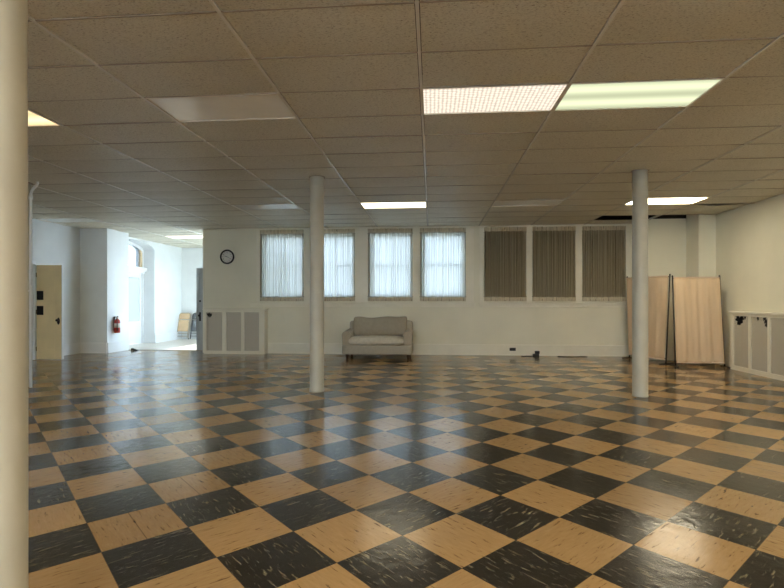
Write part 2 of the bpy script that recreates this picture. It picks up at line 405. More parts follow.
# windows in the back wall: curtain left, curtain right
WIN = [(-4.385,-3.25), (-3.07,-1.93), (-1.60,-0.47), (-0.285,0.85), (1.305,2.33), (2.48,3.51), (3.68,4.69)]
YB = 12.38
zb, zt = 1.455, 3.045
bm = nb()
box(bm, -5.90, 6.45, YB, YB+0.30, -0.15, zb); box(bm, -5.90, 6.45, YB, YB+0.30, zt, HC+0.01)
edges = [-5.90]
for a, b in WIN: edges += [a+0.075, b-0.035]
edges.append(6.45)
for k in range(0, len(edges), 2): box(bm, edges[k], edges[k+1], YB, YB+0.30, zb, zt)
struct('wall_back', bm, 'wall')
bm = nb(); box(bm, -5.90, 6.45, YB, YB+0.30, HC+0.01, 3.95); box(bm, 4.86, 5.79, 11.72, YB, HC+0.01, 3.95); struct('wall_back.003', bm, 'dark')
for k, (a, b) in enumerate(WIN):
    a, b = a+0.075, b-0.035
    fr = nb(); y0, y1 = YB+0.14, YB+0.22
    box(fr, a, a+0.05, y0, y1, zb, zt); box(fr, b-0.05, b, y0, y1, zb, zt)
    box(fr, a, b, y0, y1, zb, zb+0.06); box(fr, a, b, y0, y1, zt-0.06, zt); zm = (zb+zt)/2
    box(fr, a, b, y0, y1, zm-0.02, zm+0.02); box(fr, (a+b)/2-0.012, (a+b)/2+0.012, y0+0.02, y1-0.02, zb, zt)
    w = struct('window_%d' % (k+1), fr, 'trim')
    gl = nb(); box(gl, a+0.04, b-0.04, YB+0.175, YB+0.181, zb+0.05, zt-0.05)
    obj('window_pane', gl, 'glass', w)
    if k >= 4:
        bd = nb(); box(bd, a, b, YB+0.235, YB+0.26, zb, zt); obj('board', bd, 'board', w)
# casings, sills
bm = nb()
cas = [-4.66, WIN[0][0]]
for p, q in [(-4.50, -4.385), (-3.25, -3.07), (-1.93, -1.60), (-0.47, -0.285), (0.85, 1.06), (1.18, 1.305), (2.33, 2.48), (3.51, 3.68), (4.69, 4.80)]:
    box(bm, p+0.008, q-0.008, YB-0.014, YB+0.002, 1.31, 3.19)
box(bm, -4.50, 1.06, YB-0.016, YB+0.002, 3.175, 3.212); box(bm, 1.18, 4.80, YB-0.016, YB+0.002, 3.175, 3.212)
struct('trim_3', bm, 'trim', bevel=0.004)
bm = nb()
for p, q in ((-4.68, 1.10), (1.17, 4.83)):
    box(bm, p, q, YB-0.085, YB+0.002, 1.282, 1.314); box(bm, p+0.02, q-0.02, YB-0.022, YB+0.002, 1.20, 1.282); box(bm, p+0.02, q-0.02, YB-0.030, YB+0.002, 1.19, 1.21)
struct('trim_4', bm, 'trim', bevel=0.006)

CURT = ['leftmost bright curtain, nearest the wall clock', 'bright curtain partly hidden by the middle column', 'bright curtain above the sofa, third from the left',
        'bright curtain beside the dark ones, rightmost of the four lit', 'unlit brown curtain, leftmost of the three dark ones', 'unlit brown curtain, middle of the three dark ones', 'unlit brown curtain near the fabric screens, rightmost']
for k, (a, b) in enumerate(WIN):
    z0, z1 = 1.350, 3.165
    t = thing('curtain', CURT[k], 'curtain', ((a+b)/2, YB-0.042, z0), 0, 'gathered curtains on the back wall')
    W = b-a; H = z1-z0; rnd = random.Random(k*13+5)
    ph = [rnd.uniform(0, 6.28) for _ in range(6)]
    nx, nz = 190, 26
    bm = nb(); g = []
    for q in range(nz+1):
        v = q/nz; row = []
        band = min(1, abs(min(v, 1-v)-0.06)/0.05)          # pinched flat along the two rods
        for p in range(nx+1):
            u = p/nx; x = -W/2 + u*W
            s = u*W*2*PI
            y = 0.55*math.sin(s*17 + ph[0] + 0.9*math.sin(s*1.3+ph[1])) + 0.3*math.sin(s*9.3+ph[2]+0.6*v) + 0.28*math.sin(s*31+ph[3]) + 0.25*math.sin(s*3.1+ph[4]+1.2*v)
            amp = 0.003 + 0.019*band
            edge = 0.010*math.sin(s*5+ph[5]) if (v < 0.02 or v > 0.98) else 0
            row.append(bm.verts.new((x, y*amp, v*H + edge*0.5)))
        g.append(row)
    for q in range(nz):
        for p in range(nx): bm.faces.new((g[q][p], g[q][p+1], g[q+1][p+1], g[q+1][p]))
    c = obj('cloth', bm, 'curtain', t, smooth=True)
    for nm, za, zc in (('curtain_hem', -0.002, 0.092), ('curtain_heading', H-0.098, H+0.002)):
        bm = nb(); g = []
        for q in range(5):
            row = []
            for p in range(nx+1):
                u = p/nx; s = u*W*2*PI
                row.append(bm.verts.new((-W/2-0.003+u*(W+0.006), -0.012-0.003*math.sin(s*11+ph[2])-0.002*math.sin(s*23+ph[1]), za+(zc-za)*q/4 + (0.004*math.sin(s*6+ph[4]) if q in (0, 4) else 0))))
            g.append(row)
        for q in range(4):
            for p in range(nx): bm.faces.new((g[q][p], g[q][p+1], g[q+1][p+1], g[q+1][p]))
        obj(nm, bm, 'heading', t, smooth=True)
    for z in (0.105, H-0.115):
        rb = nb(); tube(rb, [(-W/2-0.012, 0.016, z), (W/2+0.012, 0.016, z)], 0.005, 8); obj('curtain_rod', rb, 'blackmetal', t, smooth=True)

# bump-out and pilaster at the right end, right wall
bm = nb(); box(bm, 4.86, 5.79, 11.72, YB, -0.15, HC+0.01); struct('wall_back.001', bm, 'wall')
bm = nb(); box(bm, 5.79, 6.16, 11.2, YB, -0.15, 3.95); struct('wall_right.001', bm, 'wall')
bm = nb(); box(bm, 6.15, 6.45, -8.2, YB, -0.15, 3.95); struct('wall_right', bm, 'wall')
# left wall with the doorway of the yellow door
bm = nb()
box(bm, -9.42, -9.05, -8.2, 9.86, -0.15, 3.95); box(bm, -9.42, -9.05, 10.60, 12.05, -0.15, 3.95); box(bm, -9.42, -9.05, 9.86, 10.60, 2.19, 3.95)
box(bm, -9.48, -9.42, 9.8, 10.7, -0.15, 2.3)
struct('wall_left', bm, 'wall_white')
bm = nb(); box(bm, -9.42, WBX, 12.05, 12.95, -0.15, 3.95); struct('wall_left.001', bm, 'wall_white')
# wall behind the camera, with unseen windows added to let in fill daylight
bm = nb()
fill_win = [(-6.3, -4.6), (-4.0, -2.3), (-1.7, 0.0), (0.6, 2.3)]
FY = -8.0
box(bm, -9.42, 6.45, FY-0.3, FY, -0.15, 0.8); box(bm, -9.42, 6.45, FY-0.3, FY, 3.0, 3.95)
ed = [-9.42]
for a, b in fill_win: ed += [a, b]
ed.append(6.45)
for k in range(0, len(ed), 2): box(bm, ed[k], ed[k+1], FY-0.3, FY, 0.8, 3.0)
struct('wall_front', bm, 'wall')
for k, (a, b) in enumerate(fill_win):
    fr = nb()
    for q in ((a, a+0.05, 0.8, 3.0), (b-0.05, b, 0.8, 3.0), (a, b, 0.8, 0.86), (a, b, 2.94, 3.0), (a, b, 1.88, 1.92)): box(fr, q[0], q[1], FY-0.2, FY-0.14, q[2], q[3])
    w = struct('window_%d' % (k+9), fr, 'trim')
    gl = nb(); box(gl, a+0.04, b-0.04, FY-0.175, FY-0.169, 0.85, 2.95); obj('window_pane', gl, 'glass', w)

# side room: left wall with an arched doorway, back wall, right wall with a wide window
XA = -8.8
bm = nb()
box(bm, -9.42, XA, 12.95, 13.05, -0.15, 3.95); box(bm, -9.42, XA, 15.05, 16.8, -0.15, 3.95)
n = 28
def archz(y): 
    t_ = (y-14.05)/1.0
    return 2.93 + 0.24*math.sqrt(max(0, 1-t_*t_))
for k in range(n):
    y0 = 14.05 - math.cos(PI*k/n); y1 = 14.05 - math.cos(PI*(k+1)/n)
    prism(bm, [(y0, archz(y0)), (y1, archz(y1)), (y1, 3.95), (y0, 3.95)], 'x', -9.42, XA)
bmesh.ops.remove_doubles(bm, verts=bm.verts[:], dist=0.0005)
struct('wall_left.002', bm, 'wall_white')
bm = nb(); box(bm, -9.42, -4.75, 16.75, 17.05, -0.15, 3.95); struct('wall_back.002', bm, 'wall_white')
bm = nb()
box(bm, -5.0, -4.75, 12.68, 12.95, -0.15, 3.95); box(bm, -5.0, -4.75, 16.3, 16.75, -0.15, 3.95)
box(bm, -5.0, -4.75, 12.95, 16.3, -0.15, 0.6); box(bm, -5.0, -4.75, 12.95, 16.3, 2.95, 3.95)
struct('wall_right.002', bm, 'wall_white')
fr = nb()
for q in ((12.95, 13.02, 0.6, 2.95), (16.23, 16.3, 0.6, 2.95), (14.6, 14.66, 0.6, 2.95), (12.95, 16.3, 0.6, 0.67), (12.95, 16.3, 2.88, 2.95)): box(fr, -4.9, -4.83, q[0], q[1], q[2], q[3])
w = struct('window_8', fr, 'trim_white')
gl = nb(); box(gl, -4.87, -4.864, 13.0, 16.25, 0.65, 2.9); obj('window_pane', gl, 'glass', w)

# arched outside door: two leaves with frosted panes, transom bar, fanlight
XD = -9.22
bm = nb()
box(bm, XD-0.06, XD+0.06, 14.99, 15.05, 0.004, 2.95); box(bm, XD-0.06, XD+0.06, 13.05, 13.11, 0.004, 2.95)
box(bm, XD-0.06, XD+0.17, 13.05, 15.05, 2.28, 2.40); box(bm, XD-0.06, XD+0.10, 13.05, 15.05, 2.22, 2.28)
arc = []
for k in range(n+1):
    y = 14.05 - math.cos(PI*k/n); arc.append((y, archz(y)))
inn = [(14.05 + (y-14.05)*0.92, 2.40 + (z-2.40)*0.90) for y, z in arc]
for k in range(n): prism(bm, [arc[k], arc[k+1], inn[k+1], inn[k]], 'x', XD-0.05, XD+0.05)
dr = struct('door_1', bm, 'trim_white')
fg = nb(); prism(fg, [(13.11, 2.4)] + [(y, z) for y, z in inn] + [(14.99, 2.4)], 'x', XD-0.004, XD+0.004)
obj('fanlight_pane', fg, 'fanlight', dr)
fl_ = nb(); prism(fl_, [(14.915, 2.40), (14.99, 2.40), (14.99, 2.98), (14.915, 2.99)], 'x', XD-0.03, XD+0.045)
obj('fanlight_jamb', fl_, 'chair_tan', dr)
for ya, yb in ((14.06, 14.985), (13.115, 14.04)):
    lf = nb()
    box(lf, XD-0.022, XD+0.022, ya, ya+0.11, 0.012, 2.215); box(lf, XD-0.022, XD+0.022, yb-0.10, yb, 0.012, 2.215)
    box(lf, XD-0.022, XD+0.022, ya+0.11, yb-0.10, 0.012, 0.72); box(lf, XD-0.022, XD+0.022, ya+0.11, yb-0.10, 2.07, 2.215)
    leaf = obj('door_leaf', lf, 'trim_white', dr, bevel=0.004)
    gp = nb(); box(gp, XD-0.004, XD+0.004, ya+0.105, yb-0.095, 0.715, 2.075); obj('pane', gp, 'frosted', leaf)

# yellow door, standing open
def yellow_door():
    y0, y1, xa, xb = 10.63, 10.672, -9.04, -8.432
    bm = nb(); box(bm, xa, xb, y0, y1, 0.012, 2.175)
    d = struct('door_2', bm, 'yellow_door', bevel=0.004)
    # raised stiles and rails leaving recessed panels
    st = nb()
    for q in ((xa, xa+0.05, 0.012, 2.175), (xb-0.16, xb, 0.012, 2.175)): box(st, q[0], q[1], y0-0.010, y0+0.002, q[2], q[3])
    for za, zb_ in ((0.012, 0.245), (0.265, 0.515), (0.535, 2.08), (2.095, 2.175)): box(st, xa+0.05, xb-0.16, y0-0.010, y0+0.002, za, zb_)
    obj('door_panels', st, 'yellow_door', d, bevel=0.004)
    ed_ = nb(); box(ed_, xb, xb+0.018, y0-0.012, y1+0.004, 0.012, 2.178); o = obj('door_edge_strip', ed_, 'trim_white', d); o['label'] = 'white edge strip'
    pl = nb()
    lathe(pl, [(0.036, 0), (0.040, 0.006), (0.036, 0.012)], 20); bmesh.ops.scale(pl, vec=(0.9, 2.0, 1), verts=pl.verts[:])
    bmesh.ops.rotate(pl, matrix=Matrix.Rotation(PI/2, 3, 'X'), verts=pl.verts[:])
    p = obj('knob_plate', pl, 'bronze', d, smooth=True, loc=(xb-0.07, y0-0.008, 0.89)); p['label'] = 'dark oval knob plate'
    kb = nb(); lathe(kb, [(0.010, 0.0), (0.010, 0.03), (0.026, 0.04), (0.030, 0.052), (0.022, 0.066), (0.006, 0.07)], 20)
    bmesh.ops.rotate(kb, matrix=Matrix.Rotation(PI/2, 3, 'X'), verts=kb.verts[:])
    obj('door_knob', kb, 'bronze', p, smooth=True, loc=(0, -0.008, 0.02))
    for z in (0.25, 1.1, 1.95):
        hb = nb(); tube(hb, [(xa-0.008, y0-0.008, z-0.05), (xa-0.008, y0-0.008, z+0.05)], 0.009, 10); obj('hinge', hb, 'bronze', d, smooth=True)
yellow_door()
for z0, z1, lab in ((1.374, 1.581, 'upper black square sign on the yellow door'), (1.029, 1.236, 'lower black square sign on the yellow door')):
    sb = nb(); box(sb, -9.03, -8.87, 10.614, 10.620, z0, z1)
    tag(obj('door_sign', sb, 'black', bevel=0.002), lab, 'sign', 'black signs on the yellow door')

# grey door leaf in the opening to the side room
def grey_door():
    t = bpy.data.objects.new('door_3', None); C.objects.link(t); t['kind'] = 'structure'
    t.location = (-6.335, 12.86, 0.004); t.rotation_euler = (0, 0, -0.05)
    bm = nb(); box(bm, 0, 0.80, 0, 0.042, 0.012, 2.235); obj('door_leaf', bm, 'grey_door', t, bevel=0.004)
    st = nb()
    box(st, 0, 0.10, -0.012, 0.002, 0.012, 2.235); box(st, 0.70, 0.80, -0.012, 0.002, 0.012, 2.235)
    for za, zb_ in ((0.012, 0.25), (0.85, 1.0), (2.10, 2.235)): box(st, 0.10, 0.70, -0.012, 0.002, za, zb_)
    obj('door_frame_rails', st, 'grey_door', t, bevel=0.005)
    kp = nb(); box(kp, 0.085, 0.135, -0.018, -0.010, 0.80, 1.04); p = obj('lock_plate', kp, 'blackmetal', t, bevel=0.004); p['label'] = 'black lock plate'
    kb = nb(); lathe(kb, [(0.012, 0.0), (0.012, 0.035), (0.028, 0.045), (0.031, 0.058), (0.02, 0.072)], 18)
    bmesh.ops.rotate(kb, matrix=Matrix.Rotation(PI/2, 3, 'X'), verts=kb.verts[:]); obj('door_knob', kb, 'blackmetal', p, smooth=True, loc=(0.11, -0.018, 0.95))
    db = nb(); lathe(db, [(0.025, 0.0), (0.025, 0.012), (0.012, 0.02)], 18)
    bmesh.ops.rotate(db, matrix=Matrix.Rotation(PI/2, 3, 'X'), verts=db.verts[:]); o = obj('deadbolt', db, 'blackmetal', t, smooth=True, loc=(0.11, -0.012, 1.34)); o['label'] = 'black deadbolt'
grey_door()

# baseboards: plain board, bead on top
def baseboard(name, segs, m='trim', h=0.27):
    """segs: (x0,y0,x1,y1,nx,ny) wall line and the normal into the room"""
    bm = nb()
    for x0, y0, x1, y1, nx, ny in segs:
        for d, za, zb_ in ((0.022, 0.0, h-0.03), (0.032, h-0.03, h-0.008), (0.016, h-0.008, h+0.004), (0.034, 0.0, 0.025)):
            box(bm, min(x0, x1, x0+nx*d), max(x0, x1, x1+nx*d), min(y0, y1, y0+ny*d), max(y0, y1, y1+ny*d), za+0.001, zb_)
    return struct(name, bm, m)
baseboard('baseboard_back', [(-4.19, YB, 4.86, YB, 0, -1), (4.86, 11.72, 5.79, 11.72, 0, -1)])
baseboard('baseboard_right', [(5.79, 11.2, 6.15, 11.2, 0, -1), (6.15, 10.37, 6.15, 11.2, -1, 0), (6.15, FY, 6.15, 6.3, -1, 0)])
baseboard('baseboard_left', [(-9.05, 10.72, -9.05, 12.05, 1, 0), (-9.05, 12.05, WBX, 12.05, 0, -1), (WBX, 12.05, WBX, 12.95, 1, 0), (-9.05, FY, -9.05, 9.8, 1, 0)], 'trim_white')
baseboard('baseboard_left.001', [(XA, 15.05, XA, 16.75, 1, 0), (XA, 16.75, -5.0, 16.75, 0, -1)], 'trim_white')
# door casing on left wall, threshold, corner trim of the opening
bm = nb(); box(bm, -9.06, -9.03, 9.78, 9.86, 0.001, 2.27); box(bm, -9.06, -9.03, 9.86, 10.6, 2.19, 2.27); struct('trim_5', bm, 'trim_white')
bm = nb(); box(bm, WBX, -5.9, 12.90, 12.96, 0.0, 0.012); struct('trim_6', bm, 'tee')
bm = nb(); box(bm, -5.925, -5.895, YB-0.012, YB+0.31, 0.0, 3.2); struct('trim_7', bm, 'trim')

# ------------------------------------------------------------------ columns
def column(x, y, r, label):
    t = thing('column', label, 'column', (x, y, 0))
    bm = nb(); lathe(bm, [(r*1.02, 0.0), (r*1.02, 0.02), (r, 0.03), (r, 1.2), (r*0.985, 2.4), (r*0.97, HC+0.3)], 48)
    obj('shaft', bm, 'column', t, smooth=True)
    cb = nb()
    # thin ring where the ceiling tile is cut round the shaft
    for a, b in ((0.0, 0.006),):
        n = 48
        A = [cb.verts.new((r*0.965*math.cos(2*PI*k/n), r*0.965*math.sin(2*PI*k/n), HC-0.012)) for k in range(n)]
        B = [cb.verts.new((r*1.16*math.cos(2*PI*k/n), r*1.16*math.sin(2*PI*k/n), HC-0.012)) for k in range(n)]
        A2 = [cb.verts.new((v.co.x, v.co.y, HC+0.01)) for v in A]; B2 = [cb.verts.new((v.co.x, v.co.y, HC+0.01)) for v in B]
        for k in range(n):
            q = (k+1) % n
            cb.faces.new((A[k], A[q], B[q], B[k])); cb.faces.new((B[k], B[q], B2[q], B2[k])); cb.faces.new((A2[k], A2[q], A[q], A[k])); cb.faces.new((A2[k], B2[k], B2[q], A2[q]))
    obj('ceiling_collar', cb, 'tee', t)
    return t
column(-1.713, 7.28, 0.106, 'white round column in the middle, left of the sofa')
column(2.967, 7.28, 0.104, 'white round column on the right, in front of the fabric screens')
column(-1.735, 1.82, 0.115, 'large near white column along the left edge of the photo')
column(-6.43, 7.28, 0.115, 'white column hidden behind the near left column')

t = thing('conduit_pipe', 'thin white pipe with an elbow beside the left column', 'pipe', (-6.24, 7.22, 0))
bm = nb(); tube(bm, [(0, 0, 0.001), (0, 0, 3.02), (0.012, 0.0, 3.07), (0.04, 0.0, 3.11), (0.09, 0.0, 3.15), (0.11, 0, 3.19), (0.11, 0, HC)], 0.021, 12); obj('pipe', bm, 'pipe', t, smooth=True)
bm = nb(); tube(bm, [(0, 0, 2.94), (0, 0, 3.0)], 0.029, 14); obj('coupling', bm, 'pipe', t, smooth=True)
bm = nb(); box(bm, -0.09, 0.0, -0.006, 0.006, 1.5, 1.53); obj('clamp', bm, 'pipe', t)

# ------------------------------------------------------------------ radiator covers
def grille(parent, x0, x1, z0, z1, tear=None):
    cs = 0.0105; nx, nz = int((x1-x0)/cs), int((z1-z0)/cs)
    bm = nb(); uvl = bm.loops.layers.uv.new('UVMap')
    if tear is None:
        nx, nz = 1, 1
    vs = [[bm.verts.new((x0+(x1-x0)*i/nx, 0, z0+(z1-z0)*j/nz)) for i in range(nx+1)] for j in range(nz+1)]
    for j in range(nz):
        for i in range(nx):
            cx, cz = x0+(x1-x0)*(i+.5)/nx, z0+(z1-z0)*(j+.5)/nz
            if tear and tear(cx-x0, z1-cz): continue
            f = bm.faces.new((vs[j][i], vs[j][i+1], vs[j+1][i+1], vs[j+1][i]))
            for l in f.loops: l[uvl].uv = (l.vert.co.x, l.vert.co.z)
    bmesh.ops.delete(bm, geom=[v for v in bm.verts if not v.link_faces], context='VERTS')
    return obj('grille', bm, 'grille', parent)
def radiator_cover(label, loc, rot, L, panels, depth, tears, z_top=1.15):
    """local x along the front, local y into the wall, front face at y = 0"""
    t = thing('radiator_cover', label, 'radiator cover', loc, rot)
    bm = nb()
    box(bm, 0, L, 0.0, 0.022, 0.0, 0.085); box(bm, 0, L, 0.0, 0.022, 1.06, z_top-0.04)
    es = [0]
    for a, b in panels: es += [a, b]
    es.append(L)
    for k in range(0, len(es), 2): box(bm, es[k], es[k+1], 0.0, 0.022, 0.085, 1.06)
    box(bm, 0, 0.02, 0.022, depth, 0.0, z_top-0.04); box(bm, L-0.02, L, 0.022, depth, 0.0, z_top-0.04)
    obj('cabinet_frame', bm, 'trim', t)
    bm = nb(); box(bm, -0.03, L+0.03, -0.025, depth, z_top-0.04, z_top); obj('top', bm, 'trim', t, bevel=0.008)
    bm = nb(); box(bm, 0.03, L-0.03, depth-0.02, depth-0.004, 0.02, z_top-0.06); box(bm, 0.022, 0.034, 0.03, depth-0.01, 0.02, z_top-0.06); box(bm, L-0.034, L-0.022, 0.03, depth-0.01, 0.02, z_top-0.06); obj('shade_lining', bm, 'dark', t)  # near-black lining puts the shade inside the cover into its colour
    for k, (a, b) in enumerate(panels):
        g = grille(t, a-0.01, b+0.01, 0.075, 1.07, tears.get(k)); g.location.y = 0.024
    return t
def blob(cx, cz, r, seed):
    rd = random.Random(seed); ph = [rd.uniform(0, 6.28) for _ in range(3)]
    def f(x, z):
        dx, dz = x-cx, z-cz; a = math.atan2(dz, dx); rr = r*(1+0.28*math.sin(2*a+ph[0])+0.18*math.sin(5*a+ph[1])+0.1*math.sin(9*a+ph[2]))
        return math.hypot(dx, dz) < rr
    return f
def either(*fs): return lambda x, z: any(f(x, z) for f in fs)
radiator_cover('white radiator cover with three grilles, below the wall clock', (-5.78, 12.13, 0), 0, 1.58, [(0.06, 0.48), (0.585, 0.975), (1.055, 1.44)], 0.245, {0: either(blob(0.085, 0.07, 0.05, 3), blob(0.11, 0.10, 0.03, 9))})
pan = [(0.09+0.53*k, 0.55+0.53*k) for k in range(7)]
radiator_cover('long white radiator cover with torn grilles along the right wall', (5.93, 10.30, 0), -PI/2, 3.90, pan, 0.215,
               {0: either(blob(0.16, 0.08, 0.085, 1), blob(0.25, 0.04, 0.05, 2), blob(0.15, 0.15, 0.045, 4), blob(0.34, 0.03, 0.03, 5)), 1: either(blob(0.18, 0.03, 0.035, 6), blob(0.41, 0.08, 0.05, 7), blob(0.42, 0.15, 0.04, 8), blob(0.36, 0.03, 0.035, 11))})

# ------------------------------------------------------------------ wall clock
def wall_clock():
    t = thing('wall_clock', 'round black wall clock above the left radiator cover', 'clock', (-5.27, YB, 2.49))
    def turn(b): bmesh.ops.rotate(b, matrix=Matrix.Rotation(PI/2, 3, 'X'), verts=b.verts[:]); return b
    bm = nb(); prof = [(0.150, 0.0), (0.186, 0.0), (0.190, 0.02), (0.182, 0.042), (0.168, 0.046), (0.156, 0.036), (0.150, 0.02)]
    n = 48; rings = [[bm.verts.new((r*math.cos(2*PI*k/n), r*math.sin(2*PI*k/n), z)) for k in range(n)] for r, z in prof]
    for A, B in zip(rings, rings[1:]+rings[:1]):
        for k in range(n): bm.faces.new((A[k], A[(k+1)%n], B[(k+1)%n], B[k]))
    obj('rim', turn(bm), 'black', t, smooth=True)
    bm = nb(); lathe(bm, [(0.155, 0.004), (0.155, 0.02)], 48); face = obj('dial', turn(bm), 'clockface', t)
    bm = nb()
    for k in range(60):
        a = 2*PI*k/60; l, w = (0.014, 0.004) if k % 5 == 0 else (0.008, 0.0015)
        q = nb(); box(q, -w/2, w/2, -0.0215, -0.0195, 0.146-l, 0.146)
        bmesh.ops.rotate(q, matrix=Matrix.Rotation(a, 3, 'Y'), verts=q.verts[:])
        me = bpy.data.meshes.new('tick'); q.to_mesh(me); q.free(); bm.from_mesh(me); bpy.data.meshes.remove(me)
    for h in range(1, 13):
        cu = bpy.data.curves.new('numeral', 'FONT'); cu.body = str(h); cu.size = 0.042; cu.align_x = 'CENTER'; cu.align_y = 'CENTER'; cu.extrude = 0.0008; cu.resolution_u = 3
        o = bpy.data.objects.new('numeral', cu); C.objects.link(o)
        bpy.context.view_layer.update()
        me = bpy.data.meshes.new_from_object(o.evaluated_get(bpy.context.evaluated_depsgraph_get()))
        a = 2*PI*h/12
        me.transform(Matrix.Translation((0.112*math.sin(a), -0.021, 0.112*math.cos(a))) @ Matrix.Rotation(PI/2, 4, 'X'))
        bm.from_mesh(me); bpy.data.meshes.remove(me); bpy.data.objects.remove(o); bpy.data.curves.remove(cu)
    obj('numerals', bm, 'black', face)
    for nm, ang, l, w in (('hour_hand', 288, 0.062, 0.012), ('minute_hand', 216-100, 0.10, 0.008)):
        q = nb(); prism(q, [(-w/2, -0.018), (w/2, -0.018), (w*0.4, l), (0, l+0.01), (-w*0.4, l)], 'y', -0.026, -0.0235)
        bmesh.ops.rotate(q, matrix=Matrix.Rotation(math.radians(ang), 3, 'Y'), verts=q.verts[:]); obj(nm, q, 'black', face)
wall_clock()

# ------------------------------------------------------------------ sofa
def soft_box(x0, x1, y0, y1, z0, z1, n=(10, 6, 4), puff=0.03, rnd=None, seed=1, wob=0.006):
    """closed rounded cushion"""
    bm = nb(); bmesh.ops.create_cube(bm, size=2)
    bmesh.ops.subdivide_edges(bm, edges=bm.edges[:], cuts=7, use_grid_fill=True)
    rd = random.Random(seed); ph = [rd.uniform(0, 6.28) for _ in range(6)]
    hx, hy, hz = (x1-x0)/2, (y1-y0)/2, (z1-z0)/2; c = Vector(((x0+x1)/2, (y0+y1)/2, (z0+z1)/2))
    R = rnd or min(hx, hy, hz)*0.8
    for v in bm.verts:
        p = v.co.copy()
        q = Vector((p.x*hx, p.y*hy, p.z*hz))
        inner = Vector((max(-hx+R, min(hx-R, q.x)), max(-hy+R, min(hy-R, q.y)), max(-hz+R, min(hz-R, q.z))))
        d = q-inner
        if d.length > 1e-6 and (abs(p.x) > .999 or abs(p.y) > .999 or abs(p.z) > .999):
            d = d.normalized()*R
        q = inner+d
        b = (1-p.x**2)*(1-p.y**2) if abs(p.z) > .6 else 0
        q.z += math.copysign(1, p.z)*puff*b
        q += Vector((math.sin(q.y*19+ph[0]), math.sin(q.x*13+ph[1]), math.sin(q.x*11+q.y*9+ph[2])))*wob
        v.co = c+q
    return bm
def sofa():
    t = thing('sofa', 'small taupe two-seat sofa with a pale seat cushion against the back wall', 'sofa', (-1.24, 11.24, 0))
    # local: x across, y back, front at y = 0
    bm = soft_box(-0.835, 0.80, 0.0, 0.86, 0.10, 0.345, rnd=0.03, puff=0, wob=0.002); obj('base', bm, 'sofa', t, smooth=True, sub=1)
    for s in (-1, 1):
        # scroll arm: outline in x-z, run along y
        out = []
        xa, xb = 0.615*1.0, 0.80
        pts = [(0.60, 0.33), (0.60, 0.60)] + [(0.695+0.105*math.cos(a), 0.60+0.095*math.sin(a)) for a in [PI - PI*k/10 for k in range(0, 11)]] + [(0.80, 0.60), (0.785, 0.33)]
        seen = []; 
        for p in pts:
            p = (s*p[0]-(0.035 if s < 0 else 0), p[1]-0.01)
            if not seen or (abs(p[0]-seen[-1][0])+abs(p[1]-seen[-1][1])) > 1e-4: seen.append(p)
        bm = nb(); prism(bm, seen, 'y', 0.06, 0.80)
        for v in bm.verts:   # arm slopes down to the front
            if v.co.y < 0.1 and v.co.z > 0.5: v.co.z -= 0.035
        obj('arm', bm, 'sofa', t, bevel=0.025, seg=3)
    bm = soft_box(-0.745, 0.79, 0.60, 0.86, 0.30, 0.885, rnd=0.05, puff=0.0, wob=0.003); obj('backrest', bm, 'sofa', t, smooth=True, sub=1)
    bm = soft_box(-0.71, 0.625, 0.02, 0.66, 0.335, 0.505, rnd=0.075, puff=0.03, wob=0.005, seed=3); o = obj('seat_cushion', bm, 'sofa_seat', t, smooth=True, sub=1); o['label'] = 'pale grey seat cushion'
    bm = soft_box(-0.64, 0.65, 0.0, 0.17, 0.0, 0.43, rnd=0.07, puff=0.0, wob=0.008, seed=8)
    for v in bm.verts:
        if v.co.z > 0.3: v.co.z += 0.035*(v.co.x+0.6)/1.2 + 0.02*max(0, math.sin(v.co.x*7))
        if v.co.z > 0.3 and abs(v.co.x-0.03) > 0.5: v.co.z += 0.03
    bmesh.ops.rotate(bm, matrix=Matrix.Rotation(-0.16, 3, 'X'), verts=bm.verts[:])
    o = obj('back_cushion', bm, 'sofa_pillow', t, smooth=True, sub=1, loc=(0, 0.44, 0.525))
    for x in (-0.71, 0.71):
        for y in (0.08, 0.78):
            bm = nb(); lathe(bm, [(0.026, 0.0), (0.034, 0.05), (0.040, 0.11)], 14); obj('foot', bm, 'wood_dark', t, smooth=True, loc=(x, y, 0))
sofa()

